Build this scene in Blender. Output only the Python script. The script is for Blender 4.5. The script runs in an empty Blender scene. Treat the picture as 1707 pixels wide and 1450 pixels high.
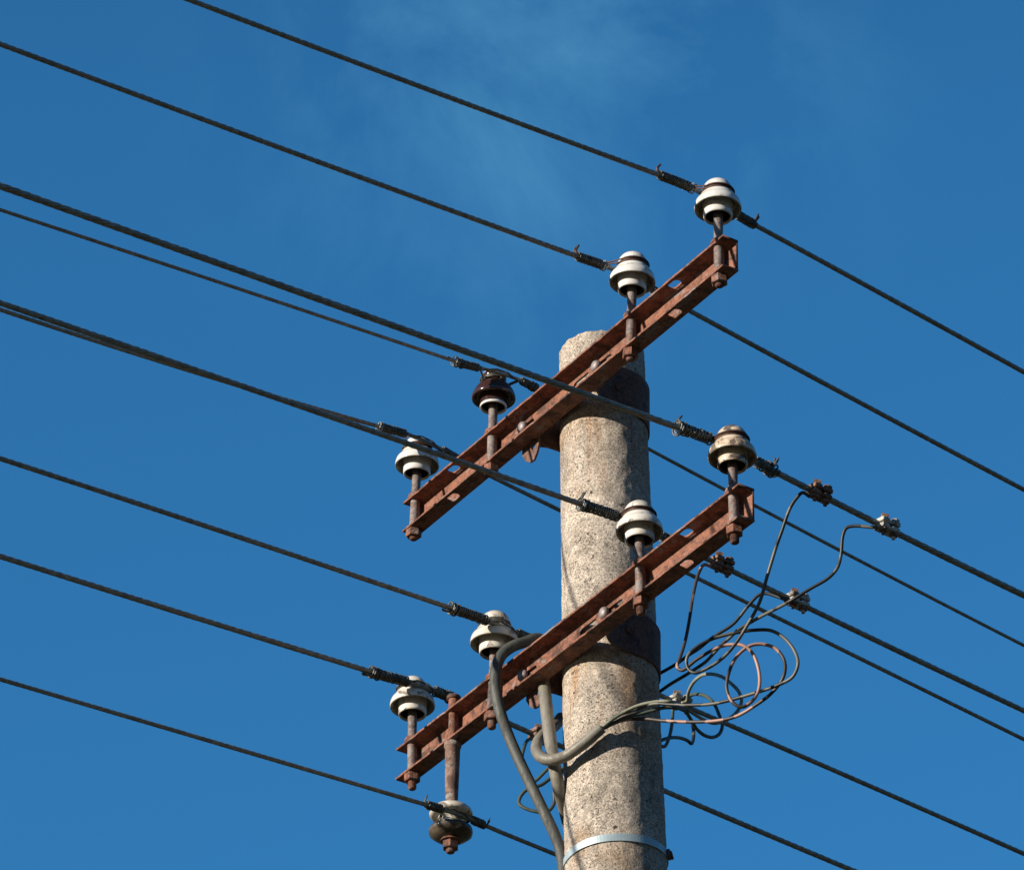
import bpy, bmesh, math, random
from mathutils import Vector, Matrix, noise
random.seed(7)
sc = bpy.context.scene
COL = sc.collection
R = math.radians

# ------------------------------------------------------------------ camera
FW, FH = 1707.0, 1450.0            # pixel frame of the measured photograph
FOC, PITCH, ROLL = 8571.63, R(33.115), R(0.911)
CAM = Vector((0, 0, 1.6))
fw = Vector((0, math.cos(PITCH), math.sin(PITCH)))
up = Vector((0, -math.sin(PITCH), math.cos(PITCH)))
rt = Vector((1, 0, 0))
cR, sR = math.cos(ROLL), math.sin(ROLL)
camd = bpy.data.cameras.new("camera")
cam = bpy.data.objects.new("camera", camd)
COL.objects.link(cam)
xr = rt * cR + up * sR
yu = up * cR - rt * sR
m = Matrix((xr, yu, -fw)).transposed().to_4x4()
m.translation = CAM
cam.matrix_world = m
camd.sensor_width = 36.0
camd.lens = 36.0 * FOC / FW
camd.clip_start = 0.1
camd.clip_end = 3000
sc.camera = cam

# ------------------------------------------------------------------ sun, sky, exposure
SUN_EL, SUN_AZ = R(16.0), R(61.0)          # azimuth: left of the direction pole -> camera
to_sun = Vector((-math.sin(SUN_AZ) * math.cos(SUN_EL), -math.cos(SUN_AZ) * math.cos(SUN_EL), math.sin(SUN_EL)))
sd = bpy.data.lights.new("sun", 'SUN')
sd.energy = 5.0
sd.angle = R(0.5)
sd.color = (1.0, 0.88, 0.73)
sun = bpy.data.objects.new("sun", sd)
COL.objects.link(sun)
sun.rotation_euler = to_sun.to_track_quat('Z', 'Y').to_euler()
sun.location = (-6, -2, 12)
sc.view_settings.view_transform = 'Standard'
sc.view_settings.look = 'None'
sc.view_settings.exposure = 0.62
sc.view_settings.gamma = 1.0

SKY_STRENGTH = 0.0722
w = bpy.data.worlds.new("World")
sc.world = w
w.use_nodes = True
nt = w.node_tree
bg = nt.nodes['Background']
sky = nt.nodes.new('ShaderNodeTexSky')
sky.sky_type = 'NISHITA'
sky.sun_disc = False
sky.sun_elevation = SUN_EL
# Nishita: rotation 0 puts the sun at +Y, positive turns towards +X
sky.sun_rotation = math.atan2(to_sun.x, to_sun.y)
sky.altitude = 400
sky.air_density = 1.0
sky.dust_density = 0.3
sky.ozone_density = 4.0
def N_(t, k, **kw):
    n = t.nodes.new(k)
    for a, b in kw.items():
        setattr(n, a, b)
    return n
hsv = N_(nt, 'ShaderNodeHueSaturation')
hsv.inputs['Hue'].default_value = 0.5
hsv.inputs['Saturation'].default_value = 1.0
hsv.inputs['Value'].default_value = 1.0
nt.links.new(sky.outputs[0], hsv.inputs['Color'])
# thin wisps of high cloud, by direction
tc = N_(nt, 'ShaderNodeTexCoord')
mp = N_(nt, 'ShaderNodeMapping')
mp.inputs['Scale'].default_value = (1.25, 1.0, 1.0)
mp.inputs['Rotation'].default_value = (0, R(25), 0)
nt.links.new(tc.outputs['Generated'], mp.inputs['Vector'])
n1 = N_(nt, 'ShaderNodeTexNoise')
n1.inputs['Scale'].default_value = 16
n1.inputs['Detail'].default_value = 12
n1.inputs['Roughness'].default_value = 0.62
n1.inputs['Distortion'].default_value = 0.45
nt.links.new(mp.outputs[0], n1.inputs['Vector'])
r1 = N_(nt, 'ShaderNodeMapRange')
r1.inputs['From Min'].default_value = 0.43
r1.inputs['From Max'].default_value = 0.74
nt.links.new(n1.outputs['Fac'], r1.inputs['Value'])
# one patch of cirrus, high in front
cdir = (fw * FOC + rt * 40 + up * 690).normalized()
vd = N_(nt, 'ShaderNodeVectorMath', operation='DISTANCE')
nt.links.new(tc.outputs['Generated'], vd.inputs[0])
vd.inputs[1].default_value = cdir
r2 = N_(nt, 'ShaderNodeMapRange', interpolation_type='SMOOTHSTEP')
r2.inputs['From Min'].default_value = 0.01
r2.inputs['From Max'].default_value = 0.09
r2.inputs['To Min'].default_value = 1
r2.inputs['To Max'].default_value = 0.0
nt.links.new(vd.outputs['Value'], r2.inputs['Value'])
mu = N_(nt, 'ShaderNodeMath', operation='MULTIPLY')
nt.links.new(r1.outputs[0], mu.inputs[0])
nt.links.new(r2.outputs[0], mu.inputs[1])
mu2 = N_(nt, 'ShaderNodeMath', operation='MULTIPLY')
mu2.inputs[1].default_value = 0.23
nt.links.new(mu.outputs[0], mu2.inputs[0])
mix = N_(nt, 'ShaderNodeMixRGB')
mix.inputs[2].default_value = (4.2, 4.4, 5.2, 1)
nt.links.new(mu2.outputs[0], mix.inputs[0])
nt.links.new(hsv.outputs[0], mix.inputs[1])
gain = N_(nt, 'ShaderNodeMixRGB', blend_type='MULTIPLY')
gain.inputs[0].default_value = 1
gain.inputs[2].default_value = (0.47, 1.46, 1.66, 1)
# sky dimmed overhead and near the horizon by added gains, to weaken shadow fill
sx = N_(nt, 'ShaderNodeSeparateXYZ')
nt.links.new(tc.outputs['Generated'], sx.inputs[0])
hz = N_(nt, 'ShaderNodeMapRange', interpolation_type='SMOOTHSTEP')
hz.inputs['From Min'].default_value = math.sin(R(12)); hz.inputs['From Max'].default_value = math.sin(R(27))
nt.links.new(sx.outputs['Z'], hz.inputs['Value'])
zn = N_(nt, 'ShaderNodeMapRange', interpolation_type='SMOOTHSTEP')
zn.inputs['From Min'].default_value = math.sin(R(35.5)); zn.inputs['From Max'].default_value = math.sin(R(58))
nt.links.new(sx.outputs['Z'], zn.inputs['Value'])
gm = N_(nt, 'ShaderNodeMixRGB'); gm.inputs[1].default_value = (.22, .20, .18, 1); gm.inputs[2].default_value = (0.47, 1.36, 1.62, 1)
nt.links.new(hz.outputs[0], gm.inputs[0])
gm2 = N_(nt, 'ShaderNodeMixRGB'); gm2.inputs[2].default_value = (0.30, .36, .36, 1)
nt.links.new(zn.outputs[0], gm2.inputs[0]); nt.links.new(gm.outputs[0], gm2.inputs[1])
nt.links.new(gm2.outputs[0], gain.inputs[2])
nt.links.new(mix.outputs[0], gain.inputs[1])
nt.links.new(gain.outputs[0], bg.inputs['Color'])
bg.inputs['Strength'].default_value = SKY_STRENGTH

# ------------------------------------------------------------------ measuring helpers
PHI = R(57.559)
DR = Vector((math.cos(PHI), -math.sin(PHI), 0))      # along the crossarms, towards their right end
NN = Vector((math.sin(PHI), math.cos(PHI), 0))       # from the open side of a crossarm to the pole
ZZ = Vector((0, 0, 1))
CU = Vector((.10052, 8.96045, 7.51359))              # middle of the upper arm, underside, on the pin line
CL = Vector((.11579, 8.96797, 6.91661))              # the same on the lower arm
def ray(px, py):
    a, b = px - FW / 2, py - FH / 2
    u = cR * a + sR * b
    v = -sR * a + cR * b
    return fw * FOC + rt * u - up * v
def on_plane(px, py, P0, n):
    r = ray(px, py)
    return CAM + r * ((P0 - CAM).dot(n) / r.dot(n))
def atY(px, py, Y):
    r = ray(px, py)
    return CAM + r * (Y / r.y)

# ------------------------------------------------------------------ object helpers
def obj(name, mesh_or_bm, mat, parent=None, smooth=False):
    if isinstance(mesh_or_bm, bmesh.types.BMesh):
        me = bpy.data.meshes.new(name)
        bmesh.ops.recalc_face_normals(mesh_or_bm, faces=mesh_or_bm.faces)
        mesh_or_bm.to_mesh(me)
        mesh_or_bm.free()
    else:
        me = mesh_or_bm
    o = bpy.data.objects.new(name, me)
    COL.objects.link(o)
    me.materials.clear()
    me.materials.append(mat)
    if smooth:
        for p in me.polygons:
            p.use_smooth = True
    if parent:
        o.parent = parent
        o.matrix_parent_inverse = parent.matrix_world.inverted() if False else Matrix()
    return o
def tag(o, label=None, cat=None, group=None, kind=None):
    if label: o["label"] = label
    if cat: o["category"] = cat
    if group: o["group"] = group
    if kind: o["kind"] = kind
    return o
def thing(name, label, cat, M=None, group=None):
    o = bpy.data.objects.new(name, None)
    o.empty_display_size = 0.05
    COL.objects.link(o)
    if M is not None:
        o.matrix_world = M
    tag(o, label, cat, group)
    return o
def frame(origin, x, y=None, z=None):
    """matrix with columns x,y,z"""
    x = x.normalized()
    if y is None:
        z = (z - x * z.dot(x)).normalized(); y = z.cross(x)
    elif z is None:
        y = (y - x * y.dot(x)).normalized(); z = x.cross(y)
    M = Matrix((x, y, z)).transposed().to_4x4()
    M.translation = origin
    return M
def lathe(bm, prof, M=None, seg=48, wob=0.0):
    rings = []
    M = M or Matrix()
    for (r, z) in prof:
        if r < 1e-6:
            rings.append([bm.verts.new(M @ Vector((0, 0, z)))])
        else:
            rr = []
            for k in range(seg):
                a = 2 * math.pi * k / seg
                q = r * (1 + wob * noise.noise(Vector((math.cos(a) * 3, math.sin(a) * 3, z * 200))))
                rr.append(bm.verts.new(M @ Vector((q * math.cos(a), q * math.sin(a), z))))
            rings.append(rr)
    for A, B in zip(rings, rings[1:]):
        if len(A) == 1 and len(B) == 1: continue
        for k in range(seg):
            k2 = (k + 1) % seg
            if len(A) == 1: bm.faces.new((A[0], B[k], B[k2]))
            elif len(B) == 1: bm.faces.new((A[k], A[k2], B[0]))
            else: bm.faces.new((A[k], A[k2], B[k2], B[k]))
    return bm
def prism(bm, pts, h0, h1, M=None, bev=0.0):
    """closed 2D outline extruded in local z, with a small chamfer"""
    M = M or Matrix()
    cx = sum(p[0] for p in pts) / len(pts); cy = sum(p[1] for p in pts) / len(pts)
    def ring(z, inset):
        out = []
        for (x, y) in pts:
            d = math.hypot(x - cx, y - cy) or 1
            f = 1 - inset / d
            out.append(bm.verts.new(M @ Vector((cx + (x - cx) * f, cy + (y - cy) * f, z))))
        return out
    rs = [ring(h0, bev), ring(h0 + bev, 0), ring(h1 - bev, 0), ring(h1, bev)] if bev > 0 else [ring(h0, 0), ring(h1, 0)]
    n = len(pts)
    for A, B in zip(rs, rs[1:]):
        for k in range(n):
            bm.faces.new((A[k], A[(k + 1) % n], B[(k + 1) % n], B[k]))
    bm.faces.new(rs[0][::-1]); bm.faces.new(rs[-1])
    return bm
def ngon(n, r, rot=0):
    return [(r * math.cos(rot + 2 * math.pi * k / n), r * math.sin(rot + 2 * math.pi * k / n)) for k in range(n)]
def box(bm, x0, x1, y0, y1, z0, z1, M=None, bev=0.0006):
    M = M or Matrix()
    g = bmesh.ops.create_cube(bm, size=1.0)
    for v in g['verts']:
        v.co = Vector(((x0 + x1) / 2 + v.co.x * (x1 - x0), (y0 + y1) / 2 + v.co.y * (y1 - y0), (z0 + z1) / 2 + v.co.z * (z1 - z0)))
    if bev > 0:
        es = list({e for v in g['verts'] for e in v.link_edges})
        r = bmesh.ops.bevel(bm, geom=es, offset=bev, segments=1, affect='EDGES')
        vs = {v for f in r['faces'] for v in f.verts}
        allv = set()
        st = list(vs)
        while st:
            v = st.pop()
            if v in allv: continue
            allv.add(v)
            for e in v.link_edges: st.append(e.other_vert(v))
        for v in allv: v.co = M @ v.co
    else:
        for v in g['verts']: v.co = M @ v.co
    return bm
def catmull(P, sub=8):
    P = [Vector(p) for p in P]
    if len(P) < 3: return P
    out = []
    Q = [P[0] * 2 - P[1]] + P + [P[-1] * 2 - P[-2]]
    for i in range(1, len(Q) - 2):
        p0, p1, p2, p3 = Q[i - 1], Q[i], Q[i + 1], Q[i + 2]
        d1 = max((p2 - p1).length, 1e-6) ** .5
        d0 = max((p1 - p0).length, 1e-6) ** .5
        d2 = max((p3 - p2).length, 1e-6) ** .5
        m1 = (p2 - p1) - ((p2 - p0) / (d0 + d1) - (p1 - p0) / d0) * -1 * d1 if False else None
        for k in range(sub):
            t = k / sub
            # centripetal Catmull-Rom
            t0, t1 = 0, d0; t2 = t1 + d1; t3 = t2 + d2
            tt = t1 + (t2 - t1) * t
            A1 = p0 * ((t1 - tt) / (t1 - t0)) + p1 * ((tt - t0) / (t1 - t0))
            A2 = p1 * ((t2 - tt) / (t2 - t1)) + p2 * ((tt - t1) / (t2 - t1))
            A3 = p2 * ((t3 - tt) / (t3 - t2)) + p3 * ((tt - t2) / (t3 - t2))
            B1 = A1 * ((t2 - tt) / (t2 - t0)) + A2 * ((tt - t0) / (t2 - t0))
            B2 = A2 * ((t3 - tt) / (t3 - t1)) + A3 * ((tt - t1) / (t3 - t1))
            out.append(B1 * ((t2 - tt) / (t2 - t1)) + B2 * ((tt - t1) / (t2 - t1)))
    out.append(P[-1])
    return out
def tube(bm, pts, r, seg=8, prof=None, caps=True):
    """tube along pts; r number or list; parallel-transported frame; prof(i, angle)->radius factor"""
    n = len(pts)
    T = []
    for i in range(n):
        a = pts[max(i - 1, 0)]; b = pts[min(i + 1, n - 1)]
        T.append((b - a).normalized())
    ref = Vector((0, 0, 1)) if abs(T[0].z) < .9 else Vector((1, 0, 0))
    u = (ref - T[0] * ref.dot(T[0])).normalized()
    rings = []
    for i in range(n):
        u = (u - T[i] * u.dot(T[i])).normalized()
        v = T[i].cross(u)
        rr = r[i] if isinstance(r, (list, tuple)) else r
        ring = []
        for k in range(seg):
            a = 2 * math.pi * k / seg
            q = rr * (prof(i, a) if prof else 1)
            ring.append(bm.verts.new(pts[i] + u * (q * math.cos(a)) + v * (q * math.sin(a))))
        rings.append(ring)
    for A, B in zip(rings, rings[1:]):
        for k in range(seg):
            bm.faces.new((A[k], A[(k + 1) % seg], B[(k + 1) % seg], B[k]))
    if caps:
        bm.faces.new(rings[0][::-1]); bm.faces.new(rings[-1])
    return bm
def plate(outer, holes, t, bevel=0.0008):
    """flat plate with holes, outline in local xy, thickness t centred on z"""
    cu = bpy.data.curves.new('plate_curve', 'CURVE')
    cu.dimensions = '2D'; cu.fill_mode = 'BOTH'
    cu.extrude = t / 2 - bevel; cu.bevel_depth = bevel; cu.bevel_resolution = 1; cu.offset = -bevel
    for pts in [outer] + holes:
        s = cu.splines.new('POLY'); s.points.add(len(pts) - 1); s.use_cyclic_u = True
        for p, q in zip(s.points, pts): p.co = (q[0], q[1], 0, 1)
    o = bpy.data.objects.new('tmp', cu); COL.objects.link(o)
    bpy.context.view_layer.update()
    me = bpy.data.meshes.new_from_object(o.evaluated_get(bpy.context.evaluated_depsgraph_get()))
    bpy.data.objects.remove(o); bpy.data.curves.remove(cu)
    return me
def oval(cx, cy, L, Wd, n=12, rot=0):
    pts = []
    h = (L - Wd) / 2
    for k in range(n * 2):
        a = -math.pi / 2 + math.pi * 2 * k / (n * 2)
        ox = h if math.cos(a) > 1e-6 or (abs(math.cos(a)) <= 1e-6 and math.sin(a) < 0) else -h
        pts.append((cx + ox + Wd / 2 * math.cos(a), cy + Wd / 2 * math.sin(a)))
    return pts

# ------------------------------------------------------------------ materials
class MB:
    k = .74
    def __init__(s, name):
        s.m = bpy.data.materials.new(name); s.m.use_nodes = True
        s.t = s.m.node_tree; s.b = s.t.nodes['Principled BSDF']
        tcn = N_(s.t, 'ShaderNodeTexCoord'); oi = N_(s.t, 'ShaderNodeObjectInfo')
        va = N_(s.t, 'ShaderNodeVectorMath', operation='MULTIPLY_ADD')
        cx = N_(s.t, 'ShaderNodeCombineXYZ')
        for q in range(3): s.t.links.new(oi.outputs['Random'], cx.inputs[q])
        s.t.links.new(cx.outputs[0], va.inputs[0]); va.inputs[1].default_value = (7.3, 3.1, 5.7)
        s.t.links.new(tcn.outputs['Object'], va.inputs[2])
        s.c = va.outputs[0]
        s.geo = None
    def link(s, a, b): s.t.links.new(a, b)
    def noise(s, scale, detail=5, rough=.55, dist=0, vec=None, sc3=None):
        n = N_(s.t, 'ShaderNodeTexNoise')
        n.inputs['Scale'].default_value = scale; n.inputs['Detail'].default_value = detail
        n.inputs['Roughness'].default_value = rough; n.inputs['Distortion'].default_value = dist
        v = vec or s.c
        if sc3:
            mp = N_(s.t, 'ShaderNodeMapping'); mp.inputs['Scale'].default_value = sc3
            s.link(v, mp.inputs['Vector']); v = mp.outputs[0]
        s.link(v, n.inputs['Vector'])
        return n.outputs['Fac']
    def voro(s, scale, feature='F1', out='Distance', rnd=1):
        n = N_(s.t, 'ShaderNodeTexVoronoi', feature=feature)
        n.inputs['Scale'].default_value = scale; n.inputs['Randomness'].default_value = rnd
        s.link(s.c, n.inputs['Vector'])
        return n.outputs[out]
    def rng(s, v, a, b, c=0, d=1):
        n = N_(s.t, 'ShaderNodeMapRange')
        for k, x in zip(('From Min', 'From Max', 'To Min', 'To Max'), (a, b, c, d)): n.inputs[k].default_value = x
        s.link(v, n.inputs['Value']); return n.outputs[0]
    def mix(s, f, a, b, mode='MIX'):
        n = N_(s.t, 'ShaderNodeMixRGB', blend_type=mode)
        for k, x in ((0, f), (1, a), (2, b)):
            if isinstance(x, (int, float)): n.inputs[k].default_value = x
            elif isinstance(x, tuple): n.inputs[k].default_value = (*x, 1)
            else: s.link(x, n.inputs[k])
        return n.outputs[0]
    def math(s, op, a, b=0):
        n = N_(s.t, 'ShaderNodeMath', operation=op)
        for k, x in ((0, a), (1, b)):
            if isinstance(x, (int, float)): n.inputs[k].default_value = x
            else: s.link(x, n.inputs[k])
        return n.outputs[0]
    def color(s, c):
        if not isinstance(c, tuple) and s.k != 1:
            c = s.mix(1, c, (s.k, s.k, s.k), 'MULTIPLY')
        if isinstance(c, tuple): s.b.inputs['Base Color'].default_value = (*c, 1)
        else: s.link(c, s.b.inputs['Base Color'])
    def set(s, **k):
        for a, v in k.items():
            i = s.b.inputs[a.replace('_', ' ')]
            if isinstance(v, (int, float)): i.default_value = v
            else: s.link(v, i)
    def bump(s, h, st=.5, dist=.002):
        n = N_(s.t, 'ShaderNodeBump'); n.inputs['Strength'].default_value = st; n.inputs['Distance'].default_value = dist
        s.link(h, n.inputs['Height']); s.link(n.outputs[0], s.b.inputs['Normal'])

def mat_concrete():
    k = MB('weathered_concrete')
    base = k.mix(k.rng(k.noise(9, 4, .6), .35, .65), (.68, .60, .51), (.55, .48, .405))
    # dirty, lichen-dark areas
    big = k.rng(k.noise(13, 7, .75, .5), .47, .62)
    base = k.mix(k.math('MULTIPLY', big, .55), base, (.20, .175, .14))
    # rust run-off
    och = k.rng(k.noise(7, 3, .6, 0, None, (1, 1, .6)), .58, .70)
    base = k.mix(k.math('MULTIPLY', och, .5), base, (.42, .25, .12))
    # rust washed down below the two clamps, in vertical runs
    wc = N_(k.t, 'ShaderNodeTexCoord').outputs['Object']
    sx = N_(k.t, 'ShaderNodeSeparateXYZ'); k.link(wc, sx.inputs[0])
    runs = k.rng(k.noise(30, 5, .65, .3, wc, (1, 1, .12)), .47, .66)
    for zc in (7.50, 6.90):
        fall = k.math('MULTIPLY', k.rng(sx.outputs['Z'], zc - .26, zc - .03), k.rng(sx.outputs['Z'], zc + .01, zc, 0, 1))
        base = k.mix(k.math('MULTIPLY', k.math('MULTIPLY', fall, runs), .75), base, (.40, .22, .10))
    # grey-black weather streaks
    st = k.rng(k.noise(16, 7, .7, .4, wc, (1, 1, .22)), .52, .70)
    base = k.mix(k.math('MULTIPLY', st, .5), base, (.21, .19, .16))
    # aggregate stones and pits
    cell = k.voro(340, 'F1', 'Color')
    sep = N_(k.t, 'ShaderNodeSeparateColor'); k.link(cell, sep.inputs[0])
    stones = k.rng(sep.outputs[0], 0, 1, .58, 1.38)
    lumps = k.rng(k.noise(55, 5, .7), .35, .65, .78, 1.18)
    stones = k.math('MULTIPLY', stones, lumps)
    cr = N_(k.t, 'ShaderNodeCombineColor')
    for q in range(3): k.link(stones, cr.inputs[q])
    base = k.mix(.85, base, cr.outputs[0], 'MULTIPLY')
    lights = k.rng(k.noise(190, 2, .5, 0, wc), .66, .70)
    base = k.mix(k.math('MULTIPLY', lights, .55), base, (.85, .76, .64))
    pits = k.rng(k.noise(260, 3, .65), .56, .64)
    pitmask = k.math('MULTIPLY', pits, k.rng(k.noise(11, 5, .65), .40, .62, .15, .95))
    base = k.mix(pitmask, base, (.10, .085, .065))
    holes = k.rng(k.noise(85, 3, .6), .65, .68)
    base = k.mix(holes, base, (.07, .06, .05))
    k.color(base)
    k.set(Roughness=.92)
    h = k.math('SUBTRACT', k.math('MULTIPLY', sep.outputs[0], .5), k.math('MULTIPLY', pitmask, .8))
    h = k.math('ADD', h, k.math('MULTIPLY', k.noise(60, 6, .7), .8))
    k.bump(h, .8, .003)
    return k.m
def mat_rust(name, c1, c2, dark, grey, greyamt=.45, sc=1.0, rough=.85):
    k = MB(name)
    a = k.rng(k.noise(48 * sc, 7, .7, .3), .40, .60)
    b = k.mix(a, c1, c2)
    pk = k.rng(k.noise(5, 3, .6), .45, .62)
    b = k.mix(k.math('MULTIPLY', pk, .25), b, tuple(x * .8 + .06 for x in c1))
    b = k.mix(k.rng(k.noise(160 * sc, 4, .7), .46, .60, 0, .7), b, tuple(min(x * 1.35, 1) for x in c1))
    d = k.rng(k.noise(26 * sc, 6, .72, .8), .47, .60)
    b = k.mix(k.math('MULTIPLY', d, .85), b, dark)
    g = k.rng(k.noise(34 * sc, 8, .72, .4, None, (.5, 1, 1)), .565, .60)
    b = k.mix(k.math('MULTIPLY', g, greyamt), b, grey)
    sp = k.rng(k.noise(330, 3, .65), .56, .66)
    b = k.mix(k.math('MULTIPLY', sp, .7), b, dark)
    k.color(b); k.set(Roughness=rough)
    h = k.math('ADD', k.noise(230, 5, .7), k.math('MULTIPLY', k.noise(60 * sc, 6, .7, .3), 1.2))
    k.bump(h, .55, .0018)
    return k.m
def mat_porcelain(name, col, stain, lo=.56, hi=.64, amt=.8, rough=.12, low=(.45, .36, .24)):
    k = MB(name)
    b = k.mix(k.rng(k.noise(25, 4), .3, .7), col, tuple(x * .88 for x in col))
    s1 = k.rng(k.noise(34, 6, .65, .7), lo, hi)
    b = k.mix(k.math('MULTIPLY', s1, amt), b, stain)
    s2 = k.rng(k.noise(16, 3, .6, .3), lo - .04, hi + .08)
    b = k.mix(k.math('MULTIPLY', s2, amt * .55), b, low)
    s3 = k.rng(k.noise(260, 3, .6), .66, .70)
    b = k.mix(k.math('MULTIPLY', s3, .7), b, tuple(x * .3 for x in stain))
    k.color(b)
    k.set(Roughness=k.rng(s1, 0, 1, rough, .6), Specular_IOR_Level=.55, Coat_Weight=.35, Coat_Roughness=.06)
    k.bump(k.noise(60, 3), .12, .001)
    return k.m
def mat_metal(name, col, col2, rough=.5, metallic=.8, sc=60):
    k = MB(name)
    b = k.mix(k.rng(k.noise(sc, 5, .6), .35, .65), col, col2)
    k.color(b); k.set(Roughness=rough, Metallic=metallic)
    k.bump(k.noise(sc * 5, 3), .3, .0008)
    return k.m
def mat_plastic(name, col, col2, rough=.5, sc=18):
    k = MB(name)
    b = k.mix(k.rng(k.noise(sc, 6, .65, .5), .40, .60), col, col2)
    g = k.rng(k.noise(40, 7, .75, .6, None, (1, 1, .35)), .50, .62)
    b = k.mix(k.math('MULTIPLY', g, .5), b, tuple(x * .45 for x in col))
    s = k.rng(k.noise(190, 3, .6), .60, .66)
    b = k.mix(k.math('MULTIPLY', s, .5), b, tuple(x * .35 for x in col))
    l = k.rng(k.noise(120, 4, .7, 0, None, (1, 1, .25)), .62, .66)
    b = k.mix(k.math('MULTIPLY', l, .4), b, tuple(min(1, x * 1.5) for x in col))
    k.color(b); k.set(Roughness=k.rng(g, 0, 1, rough, min(1, rough + .3)))
    k.bump(k.noise(70, 6, .7), .6, .002)
    return k.m
def mat_patchy(name, base, band_col, sc=24, thr=.5):
    """insulated wire with hard-edged dark bands placed by noise"""
    k = MB(name)
    f = k.rng(k.noise(sc, 1, .4), thr, thr + .008)
    k.color(k.mix(f, base, band_col)); k.set(Roughness=.5)
    return k.m
CONC = mat_concrete()
RUST = mat_rust('rusted_steel', (.315, .125, .074), (.165, .068, .045), (.055, .030, .024), (.30, .25, .24), .8)
RUSTD = mat_rust('dark_rusted_steel', (.215, .105, .078), (.15, .078, .062), (.06, .038, .034), (.24, .20, .19), .5, 1.6)
PINM = mat_rust('pin_steel', (.27, .235, .225), (.20, .165, .155), (.09, .05, .04), (.30, .12, .06), .75, 1.3, .7)
WHITE = mat_porcelain('white_glaze', (.95, .95, .92), (.22, .16, .11), .60, .66, .6)
CREAM = mat_porcelain('stained_cream_glaze', (.88, .74, .57), (.06, .042, .035), .49, .56, .92, .12, (.42, .25, .14))
CREAM2 = mat_porcelain('dusty_white_glaze', (.95, .92, .84), (.10, .075, .055), .54, .60, .85)
BROWN = mat_porcelain('brown_glaze', (.058, .026, .02), (.03, .016, .014), .6, .7, .4, .14, (.05, .03, .03))
DARKG = mat_porcelain('dark_glaze', (.06, .045, .034), (.02, .018, .016), .5, .6, .6, .1, (.62, .50, .36))
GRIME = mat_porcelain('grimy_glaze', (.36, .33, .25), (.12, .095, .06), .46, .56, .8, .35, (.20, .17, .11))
TAR = mat_rust('tarred_filling', (.035, .03, .026), (.02, .018, .017), (.012, .011, .01), (.16, .10, .06), .4)
BOLTG = mat_metal('bolt_zinc', (.40, .37, .38), (.26, .22, .22), .55, .35, 90)
ALU = mat_metal('weathered_conductor', (.44, .46, .43), (.27, .285, .265), .5, .2, 50)
TIEW = mat_metal('tie_wire_metal', (.21, .21, .18), (.06, .06, .053), .5, .3, 120)
TIER = mat_metal('brown_tie_wire', (.12, .062, .045), (.07, .035, .028), .6, .25, 120)
SILV = mat_metal('bright_tie_wire', (.62, .62, .58), (.4, .4, .38), .38, .6, 120)
STRAP = mat_metal('galvanised_strap', (.52, .65, .70), (.42, .54, .59), .48, .3, 40)
PIPE = mat_rust('weathered_pipe_steel', (.27, .19, .155), (.22, .12, .085), (.08, .04, .03), (.34, .32, .31), .8, 1.2, .8)
CGREY = mat_plastic('grey_cable_sheath', (.265, .25, .21), (.20, .19, .16), .5)
CDARK = mat_plastic('dark_cable_sheath', (.085, .093, .085), (.055, .062, .06), .62)
WBLACK = mat_patchy('black_wire_jacket', (.12, .125, .11), (.022, .026, .028), 20, .5)
WPINK = mat_patchy('faded_brown_wire_jacket', (.44, .26, .21), (.055, .042, .038), 17, .475)
WGREEN = mat_plastic('greenish_wire_jacket', (.085, .115, .085), (.06, .085, .07), .5)
WPALE = mat_plastic('pale_wire_jacket', (.38, .39, .30), (.30, .31, .24), .5)
CLAMPR = mat_rust('brown_connector_metal', (.33, .19, .13), (.24, .12, .08), (.05, .035, .03), (.30, .26, .22), .6, 1.5)
CLAMPG = mat_rust('grey_connector_metal', (.66, .67, .62), (.52, .52, .47), (.12, .09, .08), (.34, .18, .13), .35, 1.5)

# ------------------------------------------------------------------ ground (below the frame)
def build_ground():
    k = MB('dry_grass_ground'); k.k = 1
    b = k.mix(k.rng(k.noise(.8, 8, .7), .4, .6), (.035, .04, .016), (.055, .05, .026))
    b = k.mix(k.rng(k.noise(9, 6, .7), .45, .6), b, (.025, .03, .012))
    k.color(b); k.set(Roughness=.95); k.bump(k.noise(6, 8, .7), .6, .05)
    bm = bmesh.new()
    n = 40; S = 1500
    vs = [[bm.verts.new((math.copysign(abs(i / n * 2 - 1) ** 2.2, i / n * 2 - 1) * S, math.copysign(abs(j / n * 2 - 1) ** 2.2, j / n * 2 - 1) * S, 0)) for j in range(n + 1)] for i in range(n + 1)]
    for i in range(n):
        for j in range(n):
            bm.faces.new((vs[i][j], vs[i + 1][j], vs[i + 1][j + 1], vs[i][j + 1]))
    for v in bm.verts:
        if v.co.length > 30: v.co.z += noise.noise(v.co * .01) * 1.5
    tag(obj('ground', bm, k.m), kind='structure')
build_ground()

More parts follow.
